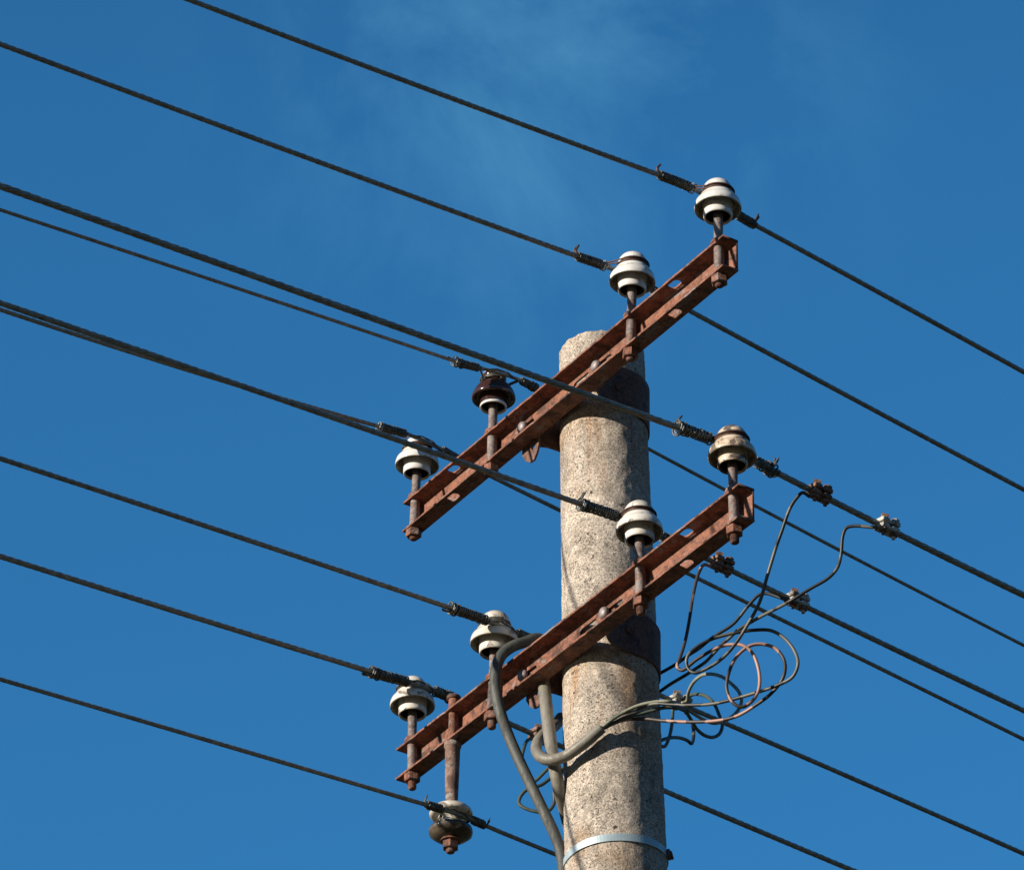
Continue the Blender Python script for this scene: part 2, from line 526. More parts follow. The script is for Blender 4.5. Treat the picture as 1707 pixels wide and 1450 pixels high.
# ------------------------------------------------------------------ pole
POLE_Y = 9.05
def pole_axis(z):
    return Vector((.1895 + (7.6458 - z) * .0265, POLE_Y, z))
def pole_r(z):
    return .0908 + (7.6458 - z) * .0101
ZTOP = atY(1003, 587, POLE_Y).z
def build_pole():
    bm = bmesh.new()
    seg = 160
    zs = [-.05, 2, 4, 5, 5.8]
    z = 6.2
    while z < ZTOP - .015: zs.append(z); z += .008
    rows = [(z, pole_r(z)) for z in zs]
    r0 = pole_r(ZTOP)
    for a in range(0, 91, 10):
        a = R(a); rows.append((ZTOP - .013 + .013 * math.sin(a), r0 - .012 + .012 * math.cos(a)))
    rows += [(ZTOP + .001, r0 * .6), (ZTOP + .002, r0 * .3)]
    rings = []
    for (z, r) in rows:
        c = pole_axis(z)
        ring = []
        for k in range(seg):
            a = 2 * math.pi * k / seg
            d = Vector((math.cos(a), math.sin(a), 0))
            q = r
            if z > 6:
                p = c + d * r
                q += .0011 * noise.noise(p * 60) + .0007 * noise.noise(p * 170)
                e = max(0, 1 - (ZTOP - z) / .03)      # crumbled rim
                q += e * (.004 * noise.noise(p * 45) + .002 * noise.noise(p * 120))
                dz = e * (.005 * noise.noise(p * 38 + Vector((5, 5, 5))) + .0025 * noise.noise(p * 110))
            else: dz = 0
            v = c + d * q; v.z += dz
            ring.append(bm.verts.new(v))
        rings.append(ring)
    for A, B in zip(rings, rings[1:]):
        for k in range(seg):
            bm.faces.new((A[k], A[(k + 1) % seg], B[(k + 1) % seg], B[k]))
    bm.faces.new(rings[-1])
    o = obj('utility_pole', bm, CONC, smooth=True)
    tag(o, 'round weathered concrete pole with a crumbling top carrying both crossarms', 'utility pole')
build_pole()

# ------------------------------------------------------------------ crossarms
AH, AW, AT = .0765, .038, .005
NF, NB = -.016, .022                     # front lips and back face, measured from the pin line
def jag(x0, x1, y0, y1, step=.012, amt=.0005, seed=0):
    """rectangle outline with slightly uneven long sides"""
    pts = []
    n = int((x1 - x0) / step)
    for i in range(n + 1):
        x = x0 + (x1 - x0) * i / n
        a = amt * noise.noise(Vector((x * 90, seed, 0))) * 1.6 - (amt * 2.2 if noise.noise(Vector((x * 55, seed + 9, 0))) > .42 else 0)
        pts.append((x, y0 - a))
    for i in range(n + 1):
        x = x1 - (x1 - x0) * i / n
        pts.append((x, y1))
    return pts
def add_mesh(bm, me, M):
    me.transform(M); bm.from_mesh(me); bpy.data.meshes.remove(me)
def build_arm(C, s0, s1, name_label, holes, slots, seed):
    bm = bmesh.new()
    # local frame: x along the arm, y towards the pole, z up, origin C
    for zc in (AT / 2, AH - AT / 2):
        me = plate(jag(s0, s1, NF, NB, seed=seed + zc * 100), [oval(h, .001, .034, .019) for h in holes], AT)
        add_mesh(bm, me, Matrix.Translation((0, 0, zc)))
    # web, between the flanges and 0.3 mm shy of their back edge
    me = plate([(s0 + .0005, AT), (s1 - .0005, AT), (s1 - .0005, AH - AT), (s0 + .0005, AH - AT)],
               [oval((a + b) / 2, .0445, b - a, .019) for a, b in slots], AT, .0004)
    add_mesh(bm, me, Matrix.Translation((0, NB - AT / 2 - .0003, 0)) @ Matrix.Rotation(R(90), 4, 'X'))
    # rolled fillets inside the corners
    for zc, sg in ((AT, 1), (AH - AT, -1)):
        pr = [(0, 0), (-.0045, 0), (-.0017, sg * .0017), (0, sg * .0045)]
        A = [bm.verts.new((s0 + .001, NB - AT - .0003 + p[0], zc + p[1])) for p in pr]
        B = [bm.verts.new((s1 - .001, NB - AT - .0003 + p[0], zc + p[1])) for p in pr]
        for k in range(1, 3): bm.faces.new((A[k], A[k + 1], B[k + 1], B[k]))
    o = obj('crossarm', bm, RUST)
    o.matrix_world = frame(C, DR, y=NN)
    tag(o, name_label, 'crossarm', 'rusty crossarms bolted to the pole')
    return o
SLOT_U = [(.102, .166), (.022, .082), (-.190, -.128)]
SLOT_L = [(.108, .182), (.026, .088), (-.192, -.134)]
build_arm(CU, -.600, .615, 'upper rusty steel channel crossarm near the pole top', [.42, -.42], SLOT_U, 1)
build_arm(CL, -.629, .633, 'lower rusty steel channel crossarm with cables looped over it', [.43], SLOT_L, 5)

# ------------------------------------------------------------------ pole clamps (strap round the back of the pole, two ears, two bolts)
def build_clamp(C, zc0, zc1, bolts, label):
    zc = (zc0 + zc1) / 2
    ax = pole_axis(C.z + zc)
    s_ax = (ax - C).dot(DR); n_ax = (ax - C).dot(NN)
    r = pole_r(C.z + zc) + .0035
    # plan outline from the left ear, round the back, to the right ear
    yE = NB + .004
    path = [(s_ax - r - .062, yE), (s_ax - r - .045, yE), (s_ax - r - .028, yE), (s_ax - r - .012, yE + .002), (s_ax - r - .002, yE + .020), (s_ax - r, yE + .045)]
    for a in range(170, -1, -10):
        path.append((s_ax + r * math.cos(R(a)), max(n_ax, yE + .06) + r * math.sin(R(a))))
    path += [(s_ax + r, yE + .056), (s_ax + r + .007, yE + .030), (s_ax + r + .024, yE + .006), (s_ax + r + .034, yE), (s_ax + r + .045, yE), (s_ax + r + .062, yE)]
    pts = catmull([Vector((p[0], p[1], 0)) for p in path], 4)
    bm = bmesh.new()
    L = [0]
    for a, b in zip(pts, pts[1:]): L.append(L[-1] + (b - a).length)
    rows = []
    t = .005
    tilt = .065
    for i, p in enumerate(pts):
        d = (pts[min(i + 1, len(pts) - 1)] - pts[max(i - 1, 0)]).normalized()
        nn = Vector((-d.y, d.x, 0))
        if L[i] < .050 or L[-1] - L[i] < .026: continue                 # the flat ears are plates of their own, with a slot
        dz = tilt * (p.x - s_ax)
        z0, z1 = zc0 + dz, zc1 + dz
        row = [p - nn * (t / 2) + ZZ * z0, p - nn * (t / 2) + ZZ * z1, p + nn * (t / 2) + ZZ * z1, p + nn * (t / 2) + ZZ * z0]
        rows.append([bm.verts.new(q) for q in row])
    for A, B in zip(rows, rows[1:]):
        for k in range(4): bm.faces.new((A[k], A[(k + 1) % 4], B[(k + 1) % 4], B[k]))
    bm.faces.new(rows[0]); bm.faces.new(rows[-1][::-1])
    for sg in (-1, 1):
        xo, xi = s_ax + sg * (r + .062), s_ax + sg * (r + (-.002 if sg < 0 else .0365))
        dz = tilt * sg * (r + .05)
        out = [(xi, zc0 + dz)] + ([(xo + .056, zc0 + dz - .018), (xo + .046, zc0 + dz - .029), (xo + .030, zc0 + dz - .027), (xo + .012, zc0 + dz - .014)] if sg < 0 else []) + [(xo - sg * .004, zc0 + dz), (xo, zc0 + dz + .005), (xo, zc1 + dz - .018), (xo - sg * .018, zc1 + dz), (xi, zc1 + dz)]
        hx = s_ax + sg * (r + (.019 if sg < 0 else .049))
        me = plate(out if sg > 0 else out[::-1], [oval(hx, zc0 + dz + (.005 if sg < 0 else .026), .0155 if sg < 0 else .013, .011 if sg < 0 else .012)], t, .0005)
        add_mesh(bm, me, Matrix.Translation((0, yE, 0)) @ Matrix.Rotation(R(90), 4, 'X'))
    t = thing('pole_clamp', label, 'clamp', frame(C, DR, y=NN), 'steel clamps strapped round the pole')
    o = obj('strap', bm, RUSTD, t)
    b4 = bmesh.new()
    Mh = Matrix.Translation((s_ax + r + .0022, yE + .072, zc0 + .058)) @ Matrix.Rotation(R(90), 4, 'Y')
    lathe(b4, [(.0045, .0002), (.0078, .0006), (.0088, .0018), (.0078, .0030), (.0055, .0034), (.0045, .0020), (0, .0012)], Mh, 20)
    obj('rivet', b4, RUST, t, True)
    for s in bolts:
        b2 = bmesh.new()
        Mb = Matrix.Translation((s, NB - AT - .0005, .047)) @ Matrix.Rotation(R(90), 4, 'X')
        lathe(b2, [(0, .0115), (.007, .0112), (.0115, .009), (.0135, .005), (.0138, 0), (0, 0)], Mb, 20)
        obj('bolt_head', b2, BOLTG, t, True)
        b3 = bmesh.new()
        Mn = Matrix.Translation((s, NB + .008, .047)) @ Matrix.Rotation(R(-90), 4, 'X')
        prism(b3, ngon(6, .014, .3), 0, .011, Mn, .001)
        lathe(b3, [(0, .011), (.0065, .0112), (.0065, .03), (.005, .032), (0, .032)], Mn, 16)
        obj('nut', b3, RUSTD, t)
build_clamp(CU, -.008, .098, (.112, -.168), 'dark rusty strap clamp holding the upper crossarm to the pole')
build_clamp(CL, -.004, .096, (.119, -.181), 'dark rusty strap clamp holding the lower crossarm to the pole')

# ------------------------------------------------------------------ pin insulators
HP = .1687
PROF = [(0, .0668), (.010, .0656), (.018, .0620), (.0247, .0562), (.0292, .0488), (.0314, .0415), (.0312, .0378), (.0301, .0352), (.0300, .0328), (.0312, .0302),
        (.0335, .0284), (.0356, .0258), (.0368, .0222), (.0384, .0184), (.0410, .0156), (.0442, .0128), (.0464, .0085), (.0478, .0030), (.0483, -.0025), (.0479, -.0060), (.0459, -.0078), (.0437, -.0064),
        (.0418, .0000), (.0385, .0060), (.0345, .0085), (.0312, .0050), (.0303, -.006), (.0299, -.0225), (.0290, -.0262), (.0272, -.0272), (.0258, -.0258), (.0252, -.0215)]
PROF_IN = [(.0252, -.0214), (.0248, -.010), (.0235, .004), (.018, .014), (.0095, .018)]
PROF_B = [(0, .066), (.009, .0650), (.017, .0610), (.0235, .0550), (.0265, .049), (.0262, .0455), (.0235, .0420), (.0225, .0385), (.0235, .035), (.0275, .031),
          (.0330, .0265), (.0385, .020), (.0430, .0125), (.0462, .0045), (.0475, -.0020), (.0468, -.0060), (.0445, -.0078), (.0415, -.0055),
          (.0385, .000), (.0345, .0035), (.0305, .0035), (.0292, .0000), (.0288, -.010), (.0286, -.0225)]
PROF_BW = [(.0286, -.0222), (.0292, -.0245), (.0288, -.0275), (.0268, -.0285), (.0250, -.0265), (.0252, -.022)]
def make_insulator(C, nut_px, skirt_px, label, body, brown=False, scale=1.0, tie=None, tie_turns=2, stud=.012, twist=0, ns=0):
    q0 = on_plane(*nut_px, C, NN); s = (q0 - C).dot(DR)
    base = C + DR * s
    q1 = on_plane(*skirt_px, C, NN)
    axis = (q1 - (base + ZZ * (q0.z - C.z))); axis = axis.normalized()
    top = base + axis * (HP / axis.z)
    M = frame(base, DR, z=axis) if False else Matrix.Translation(base)
    zx = axis; xx = (DR - zx * DR.dot(zx)).normalized(); yy = zx.cross(xx)
    M = Matrix((xx, yy, zx)).transposed().to_4x4(); M.translation = base
    t = thing('pin_insulator', label, 'insulator', M, 'porcelain pin insulators on the crossarms')
    H = HP + (q1.z - q0.z - HP) * .5
    Mt = Matrix.Translation((0, 0, H)) @ Matrix.Scale(scale, 4) @ Matrix.Rotation(twist, 4, 'Z')
    bm = bmesh.new()
    lathe(bm, PROF_B if brown else PROF, Mt, 64, .004)
    p = obj('porcelain', bm, body, t, True)
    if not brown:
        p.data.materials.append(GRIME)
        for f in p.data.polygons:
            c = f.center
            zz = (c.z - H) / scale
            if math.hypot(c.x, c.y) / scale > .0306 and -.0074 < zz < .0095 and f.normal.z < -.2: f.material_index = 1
    bm = bmesh.new(); lathe(bm, PROF_IN, Mt, 48)
    obj('socket_filling', bm, TAR, t, True)
    if brown:
        bm = bmesh.new(); lathe(bm, PROF_BW, Mt, 64)
        obj('unglazed_rim', bm, WHITE, t, True)
        bm = bmesh.new(); lathe(bm, [(.0238, .0565), (.0268, .0525), (.0262, .0545), (.0240, .0575)], Mt, 48)
        obj('pale_band', bm, CREAM2, t, True)
    # pin: shaft through both flanges, collar over the arm, stud below the nut
    bm = bmesh.new()
    lathe(bm, [(0, H + .02), (.0105, H + .02), (.0100, AH + .055), (.0092, AH + .03), (.0100, AH + .014), (.0112, AH + .010), (.0104, AH + .004), (.0104, .004), (.0104, -.004), (.0104, -.01)], None, 24)
    obj('pin', bm, PINM, t, True)
    bm = bmesh.new()
    lathe(bm, [(.0100, AH + .012), (.0150, AH + .0105), (.0168, AH + .006), (.0170, AH + .0004), (.0100, AH + .0004)], None, 28, .01)
    obj('collar', bm, RUST, t, True)
    bm = bmesh.new()
    prism(bm, ngon(6, .0172, .3 + ns), -.0185, -.0005, None, .0014)
    obj('nut', bm, RUST, t)
    bm = bmesh.new()
    pr = []
    z = -.018
    while z > -.0185 - stud:
        pr += [(.0092, z), (.0082, z - .001)]; z -= .002
    pr += [(.0085, z), (.006, z - .002), (0, z - .002)]
    lathe(bm, pr, None, 20)
    obj('stud', bm, RUST, t)
    if tie:
        bm = bmesh.new()
        pts = []
        nturn = tie_turns
        for k in range(int(28 * nturn) + 1):
            a = 2 * math.pi * k / 28
            u = k / (28 * nturn)
            rr = ((.0232 if brown else .0298) + .0012 + .0006 * math.sin(5 * a)) * scale
            z = H + ((.0405 if brown else .0338) + (.0034 * (u - .5) * nturn) + .0007 * math.sin(a * 2 + 1)) * scale
            pts.append(Vector((rr * math.cos(a), rr * math.sin(a), z)))
        tube(bm, pts, .0020, 8)
        obj('neck_tie', bm, tie, t, True)
    return t, base, H
INS = {}
def ins(key, *a, **k): INS[key] = make_insulator(*a, **k)
ins('U1', CU, (1199, 462), (1196.6, 344.5), 'clean white insulator with brown neck tie, right end of upper crossarm', WHITE, tie=TIER, tie_turns=2.2, stud=.004)
ins('U2', CU, (1051, 585.5), (1054, 469), 'white insulator on upper crossarm just right of the pole top', WHITE, tie=TIER, tie_turns=2.2, stud=.004, twist=1.2, ns=.3)
ins('U3', CU, (819, 776), (823, 660), 'only dark brown glazed insulator, with a white rim', BROWN, brown=True, tie=TIEW, stud=.001, ns=.1)
ins('U4', CU, (690, 882), (695.5, 774), 'white insulator at the left end of the upper crossarm', WHITE, tie=TIER, tie_turns=3, stud=.004, twist=2.2, ns=.8)
ins('L1', CL, (1224, 877), (1220.7, 759.5), 'brown-stained cream insulator, right end of the lower crossarm', CREAM, tie=TIER, tie_turns=4.5, stud=.016, twist=.7)
ins('L2', CL, (1068, 997), (1066, 887), 'cream white insulator on lower crossarm seen against the pole', CREAM2, tie=TIER, tie_turns=3.2, stud=.016, twist=3.1, ns=.2)
ins('L3', CL, (820.5, 1183), (824.5, 1066), 'dusty cream insulator behind the dark cable looped over the lower crossarm', CREAM2, scale=1.06, tie=TIEW, tie_turns=3, stud=.016, twist=4.4, ns=.5)
ins('L4', CL, (687, 1294), (687.5, 1176), 'white insulator at the left end of the lower crossarm', CREAM2, tie=TIEW, tie_turns=4, stud=.016, twist=5.6, ns=.9)

# ------------------------------------------------------------------ hanging spool insulator
def build_spool():
    q = on_plane(755, 1228, CL, NN); s = (q - CL).dot(DR)
    base = CL + DR * s
    t = thing('spool_insulator', 'black and cream spool insulator hanging below the lower crossarm', 'insulator', Matrix.Translation(base))
    zt = -.1515                                                  # top face of the spool
    prof = [(.010, zt), (.022, zt - .0005), (.036, zt - .004), (.0435, zt - .011), (.0455, zt - .018), (.044, zt - .0225), (.038, zt - .0245), (.029, zt - .0265),
            (.0235, zt - .031), (.0225, zt - .037), (.0245, zt - .043)]
    bm = bmesh.new(); lathe(bm, prof, None, 64, .004)
    obj('cream_half', bm, CREAM2, t, True)
    prof = [(.0245, zt - .0428), (.029, zt - .047), (.038, zt - .0495), (.0445, zt - .053), (.0462, zt - .059), (.044, zt - .066), (.036, zt - .072), (.026, zt - .0755), (.018, zt - .0775), (.010, zt - .0775)]
    bm = bmesh.new(); lathe(bm, prof, None, 64, .004)
    obj('dark_half', bm, DARKG, t, True)
    bm = bmesh.new()
    lathe(bm, [(.0100, -.0006), (.0178, -.0008), (.0182, -.010), (.0172, -.012), (.0160, -.013), (.0150, -.060), (.0138, -.120), (.0130, zt + .006), (.0185, zt + .004), (.0185, zt + .0004), (.010, zt + .0004)], None, 32, .01)
    obj('sleeve', bm, PIPE, t, True)
    bm = bmesh.new()
    lathe(bm, [(0, AH + .035), (.0095, AH + .035), (.0108, AH + .033), (.0108, AH + .001), (.0098, AH), (.0098, 0), (.0098, zt - .08)], None, 24)
    obj('pin', bm, RUST, t, True)
    bm = bmesh.new()
    lathe(bm, [(0, AH + .037), (.0120, AH + .037), (.0150, AH + .034), (.0150, AH + .028), (.0105, AH + .027)], None, 20, .03)
    obj('pin_cap', bm, RUSTD, t, True)
    bm = bmesh.new()
    z = zt - .0778
    lathe(bm, [(.009, z), (.0205, z - .0003), (.021, z - .004), (.009, z - .0045)], None, 32)
    prism(bm, ngon(6, .0178, .5), z - .021, z - .0048, None, .0014)
    pr = []
    zz = z - .0205
    for k in range(4):
        pr += [(.0098, zz), (.0088, zz - .001)]; zz -= .002
    pr += [(.0092, zz), (.007, zz - .002), (0, zz - .002)]
    lathe(bm, pr, None, 20)
    obj('nut', bm, RUST, t)
    return t, base, zt
SPOOL = build_spool()

# ------------------------------------------------------------------ line conductors
ph2 = PHI + R(-4)
WN = Vector((math.sin(ph2), math.cos(ph2), 0))
WD = Vector((math.cos(ph2), -math.sin(ph2), 0))
def lsq(S, Z, deg):
    n = deg + 1
    A = [[sum(s ** (i + j) for s in S) for j in range(n)] + [sum(z * s ** i for s, z in zip(S, Z))] for i in range(n)]
    for i in range(n):
        p = max(range(i, n), key=lambda r: abs(A[r][i])); A[i], A[p] = A[p], A[i]
        for r in range(n):
            if r != i:
                f = A[r][i] / A[i][i]
                A[r] = [a - f * b for a, b in zip(A[r], A[i])]
    return [A[i][n] / A[i][i] for i in range(n)]
class Wire:
    def __init__(s, P0, L, Rr, dia):
        s.P0 = P0; s.r = dia / 2
        s.fit = []
        for side in (L, Rr):
            S = []; Z = []
            for p in side:
                q = on_plane(*p, P0, WD)
                S.append((q - P0).dot(WN)); Z.append(q.z)
            deg = 2 if len(S) > 3 and max(S) - min(S) > .6 else 1
            s.fit.append((lsq(S, Z, deg), min(S), max(S)))
    def z1(s, side, x):
        c, lo, hi = s.fit[side]
        xc = min(max(x, lo - .05), hi + .05)
        if side == 0 and x > lo: xc = x
        if side == 1 and x < hi: xc = x
        z = sum(a * xc ** i for i, a in enumerate(c))
        if xc != x:
            g = sum(i * a * xc ** (i - 1) for i, a in enumerate(c) if i)
            d = x - xc
            z += g * d + .0017 * d * d
        return z
    def pt(s, x):
        if x < -.12: z = s.z1(0, x)
        elif x > .12: z = s.z1(1, x)
        else:
            t = (x + .12) / .24; t = t * t * (3 - 2 * t)
            z = s.z1(0, x) * (1 - t) + s.z1(1, x) * t
        p = s.P0 + WN * x; p.z = z
        return p
    def s_of(s, px):
        lo, hi = -1.6, 1.9
        for _ in range(50):
            m = (lo + hi) / 2
            d = s.pt(m) - CAM
            D = d.dot(fw); u = FOC * d.dot(rt) / D; v = -FOC * d.dot(up) / D
            x = FW / 2 + cR * u - sR * v
            if x < px: lo = m
            else: hi = m
        return (lo + hi) / 2
def wire_mesh(W, strands=6):
    xs = []
    x = -2.6
    while x <= 2.8: xs.append(x); x += .0052
    far = []
    x = 2.8
    st = .02
    while x < 26: x += st; st = min(st * 1.35, 1.0); far.append(x)
    xs = [-.2 - f for f in far[::-1]] + xs + far if False else [-(f - .2) for f in far[::-1] if f - .2 > 2.61] + xs + far
    pts = [W.pt(x) for x in xs]
    seg = strands * 8
    lay = W.r * 2 * 9.5
    amp = [1 if -2.61 < x < 2.81 else 0 for x in xs]
    def prof(i, a):
        if not amp[i]: return .96
        wob = 1 + .05 * noise.noise(pts[i] * 9) + .03 * noise.noise(pts[i] * 60)
        b = (a + 2 * math.pi * xs[i] / lay) * strands / (2 * math.pi)
        f = b - math.floor(b) - .5
        # circular strand outline: centre distance 2/3 R, radius 1/3 R
        th = f * 2 * math.pi / strands
        return wob * max(.667 * math.cos(th) + math.sqrt(max(0, .1089 - (.667 * math.sin(th)) ** 2)), .52)
    bm = bmesh.new()
    tube(bm, pts, W.r, seg, prof)
    return bm
def helix_on(W, x0, x1, rad, wr, gap=1.02, jit=.0, seed=0, off=Vector((0, 0, 0))):
    """binding wire wound on the conductor"""
    n = max(2, int((x1 - x0) / (2 * wr * gap)))
    pts = []
    seg = 14
    for k in range(n * seg + 1):
        u = k / seg
        x = x0 + (x1 - x0) * u / n
        c = W.pt(x) + off
        a = 2 * math.pi * u
        rr = rad * (1 + jit * noise.noise(Vector((u * .9, seed, 0))))
        sh = jit * wr * 2 * noise.noise(Vector((u * .6, seed + 3, 0)))
        pts.append(c + WD * (rr * math.cos(a)) + ZZ * (rr * math.sin(a)) + WN * sh)
    return pts
WDATA = {
 'U1': (CU, .57779, -1, .0108, [(314.6,0),(500,69.5),(686.6,138.5),(1008.8,261),(1100,291)], [(1258,374),(1300,399),(1580,550),(1707,620.7)],
        'thin stranded line wire running over the topmost right white insulator'),
 'U2': (CU, .26286, -1, .0110, [(0,74.5),(169,135.3),(500,259.5),(920,412)], [(1149,517.6),(1307,603.4),(1505.6,709.2),(1707,816.3)],
        'stranded line wire tied to the white insulator above the pole top'),
 'U3': (CU, -.26286, 1, .0082, [(0,349.8),(500,515.3),(690,580),(732.5,593)], [(1085,750.4),(1202.5,812.4),(1313,872.7),(1555.3,996.9),(1707,1076)],
        'thin line wire tied in front of the dark brown insulator'),
 'U4': (CU, -.57779, 1, .0098, [(0,517),(46.9,530.6),(93.7,545.6),(159,570),(580.7,695.5),(630,711)], [(816.6,793.8),(860,813.5),(931.8,849.6),(1142,953.4),(1245.4,1005.7),(1337,1048),(1462,1111.7),(1707,1232)],
        'line wire on the upper arm left end insulator, behind a thicker wire'),
 'L1': (CL, .5929, -1, .0135, [(0,310),(500,487.6),(760.6,582.3),(854.4,611.6),(951,648.2),(1025.5,675),(1104,704)], [(1293.6,787.6),(1400,840),(1524,903.8),(1707,992)],
        'thickest line wire, crossing in front of the upper crossarm to the cream insulator'),
 'L2': (CL, .2679, -1, .0120, [(0,505.3),(46.9,520.3),(93.7,536.2),(159,560.6),(684,739),(746,763.8),(860,803),(940,828),(963.4,840)], [(1222,951.5),(1273.7,977.3),(1311,996),(1343,1012),(1468.4,1069.8),(1707,1184.6)],
        'thick line wire crossing the upper arm left end, bound in front of the pole'),
 'L3': (CL, -.2679, 1, .0110, [(0,764),(500,929),(720,1001.5),(754,1015)], [(1100,1160),(1163,1184),(1216,1207),(1260,1227),(1307,1247.6),(1505.6,1335),(1707,1422)],
        'line wire tied to the dusty insulator beside the dark looped cable'),
 'L4': (CL, -.5929, 1, .0122, [(0,927),(500,1083),(600,1114),(624,1121)], [(853,1207),(892,1225),(1104,1315.5),(1307,1402.8),(1422,1450)],
        'line wire tied to the insulator at the lower crossarm left end'),
 'S': (CL, 0, 1, .0095, [(0,1131.7),(500,1278.6),(600,1308.5),(711,1341)], [(810,1376),(840,1389),(935,1427)],
        'lowest and thinnest line wire, passing the hanging spool insulator'),
}
# windings: (left x0, x1), (right x0, x1), winding wire radius, jitter
BIND = {
 'U1': ((1099, 1150), (1228, 1258), .0015, .10),
 'U2': ((962, 1003), (1086, 1106), .0015, .10),
 'U3': ((762, 798), (868, 892), .0016, .15),
 'U4': ((634, 676), (738, 764), .0016, .15),
 'L1': ((1134, 1186), (1258, 1288), .0019, .30),
 'L2': ((972, 1030), (1102, 1122), .0018, .16),
 'L3': ((756, 812), (862, 893), .0019, .22),
 'L4': ((622, 680), (724, 750), .0019, .22),
 'S': ((711, 737), (787, 808), .0014, .12),
}
WIRES = {}
for key, (C, off, sg, dia, L, Rr, label) in WDATA.items():
    if key == 'S':
        base = SPOOL[1]; P0 = base + DR * (.0245 + dia / 2); zc = base.z + SPOOL[2] - .037
        nr = .024
        axis_pt = base.copy()
    else:
        t, base, H = INS[key]
        Mi = t.matrix_world
        axis_pt = Mi @ Vector((0, 0, H + (.0405 if key == 'U3' else .0350)))
        nr = .0262 if key == 'U3' else .0305
        P0 = axis_pt + WD * sg * (nr + .001 + dia / 2)
    W = Wire(P0, L, Rr, dia)
    WIRES[key] = W
    o = obj('line_wire', wire_mesh(W), ALU, None, True)
    tag(o, label, 'wire', 'stranded overhead line wires')
    (a0, a1), (b0, b1), wr, jit = BIND[key]
    sl = (W.s_of(a0), W.s_of(a1)); sr_ = (W.s_of(b0), W.s_of(b1))
    rad = W.r + wr + .0022
    for (x0, x1), sd_, side in ((sl, 3, -1), (sr_, 3, 1)):
        bm = bmesh.new()
        tube(bm, helix_on(W, x0, x1, rad, wr, {'L1': 1.9, 'L2': 1.45, 'L3': 1.4, 'L4': 1.4}.get(key, 1.3), jit, len(key) + ord(key[-1])), wr, 7)
        # a looser second layer and the cut-off end of the bundle
        xe = x0 if side < 0 else x1
        if wr > .0017 or key in ('U3',):
            xa = xe - .012 * side * -1 if False else xe
            lo, hi = (xe - .010, xe + .016) if side < 0 else (xe - .016, xe + .010)
            tube(bm, helix_on(W, lo, hi, rad + wr * 1.2, wr, 1.9, .45, ord(key[-1]) + side), wr, 7)
        obj('winding', bm, TIEW, o, True)
        # spare strand laid along the wire under the winding, ending in a bent-up tail
        bm = bmesh.new()
        for q in range(3 if key in ('L3', 'L4', 'L1', 'L2') else 2):
            tail = []
            for i in range(6):
                x = x0 + (x1 - x0) * i / 5
                tail.append(W.pt(x) + ZZ * (W.r + .0009) * (1 if key[0] == 'U' or key in ('L1', 'L2') else -1) + WD * (.0018 * (q - 1)))
            if side < 0: tail = tail[::-1]
            e = tail[-1]
            out = WN * side
            rnd = lambda a: random.uniform(-a, a)
            if key in ('L3', 'L4', 'U4', 'U3'):
                dv = [(out * .010, -.004), (out * .028 + WD * rnd(.006), -.007 + rnd(.003))]
            else:
                dv = [(out * .004, .007), (out * (.000 if side < 0 else .013) + WD * rnd(.003), .024 + rnd(.004))]
            for h, zz in dv:
                tail.append(e + h + ZZ * zz + Vector((rnd(.0015), rnd(.0015), rnd(.0015))))
            if key in ('U1', 'U2', 'L1', 'L2'):
                tail[-1] += WN * (.004 if side < 0 else .0)
            tp = catmull(tail, 4)
            n_ = len(tp); th = (2.1 if key in ('U1', 'U2') else 1.5)
            tube(bm, tp, [wr * (.95 if i < n_ - 9 else th * (1 - .35 * (i - n_ + 9) / 9)) for i in range(n_)], 6)
        obj('cut_ends', bm, TIEW if key in ('L2', 'L1', 'U3', 'U4', 'L4', 'L3', 'S') else TIER, o, True)
    # tie wires from the windings round the insulator neck
    bm = bmesh.new()
    xi_l, xi_r = sl[1], sr_[0]
    zax = axis_pt if key != 'S' else Vector((base.x, base.y, zc))
    for q, (zoff, rr) in enumerate(((.002, .0035), (-.0035, .0015), (.0045, .0060))):
        pts = []
        A = W.pt(xi_l) + ZZ * (W.r * .8 - q * .003)
        B = W.pt(xi_r) + ZZ * (W.r * .8 - q * .003)
        pts.append(W.pt(xi_l - .006) + ZZ * (W.r + .001))
        pts.append(A)
        # round the far side of the neck from the wire
        steps = 11
        if q < 2:
            for i in range(steps):
                a = math.pi * (i + .5) / steps
                d = -WN * math.cos(a) - WD * sg * math.sin(a)
                pts.append(zax + d * (nr + rr) + ZZ * zoff)
        else:                                       # the crossing turns that clasp the conductor against the neck
            for x, h in ((-.022, .5), (-.010, 1.0), (.0, 1.0), (.010, .4), (.022, -.5)):
                c = W.pt(x); an = 1.2 * h
                pts.append(c + (WD * sg * math.cos(an) + ZZ * math.sin(an)) * (W.r + wr * 1.3))
        pts.append(B)
        pts.append(W.pt(xi_r + .006) + ZZ * (W.r + .001))
        tube(bm, catmull(pts, 4), wr * 1.05, 6)
    obj('neck_loop', bm, TIER if key in ('U1', 'U2', 'L1', 'L2') else TIEW, o, True)
    if key in ('U1', 'U2', 'L1', 'L3', 'U3', 'L4', 'U4', 'L2'):
        bm = bmesh.new()
        x = sl[1] + .004 if key in ('U1', 'U2') else sl[0] - .004
        for dx in (0, .006):
            ring = []
            for k in range(25):
                a = 2 * math.pi * k / 24
                ring.append(W.pt(x + dx + .0025 * math.sin(a)) + WD * ((W.r + .004) * math.cos(a)) + ZZ * ((W.r + .006) * math.sin(a)))
            tube(bm, ring, .0015, 6)
        obj('bright_loop', bm, SILV, o, True)

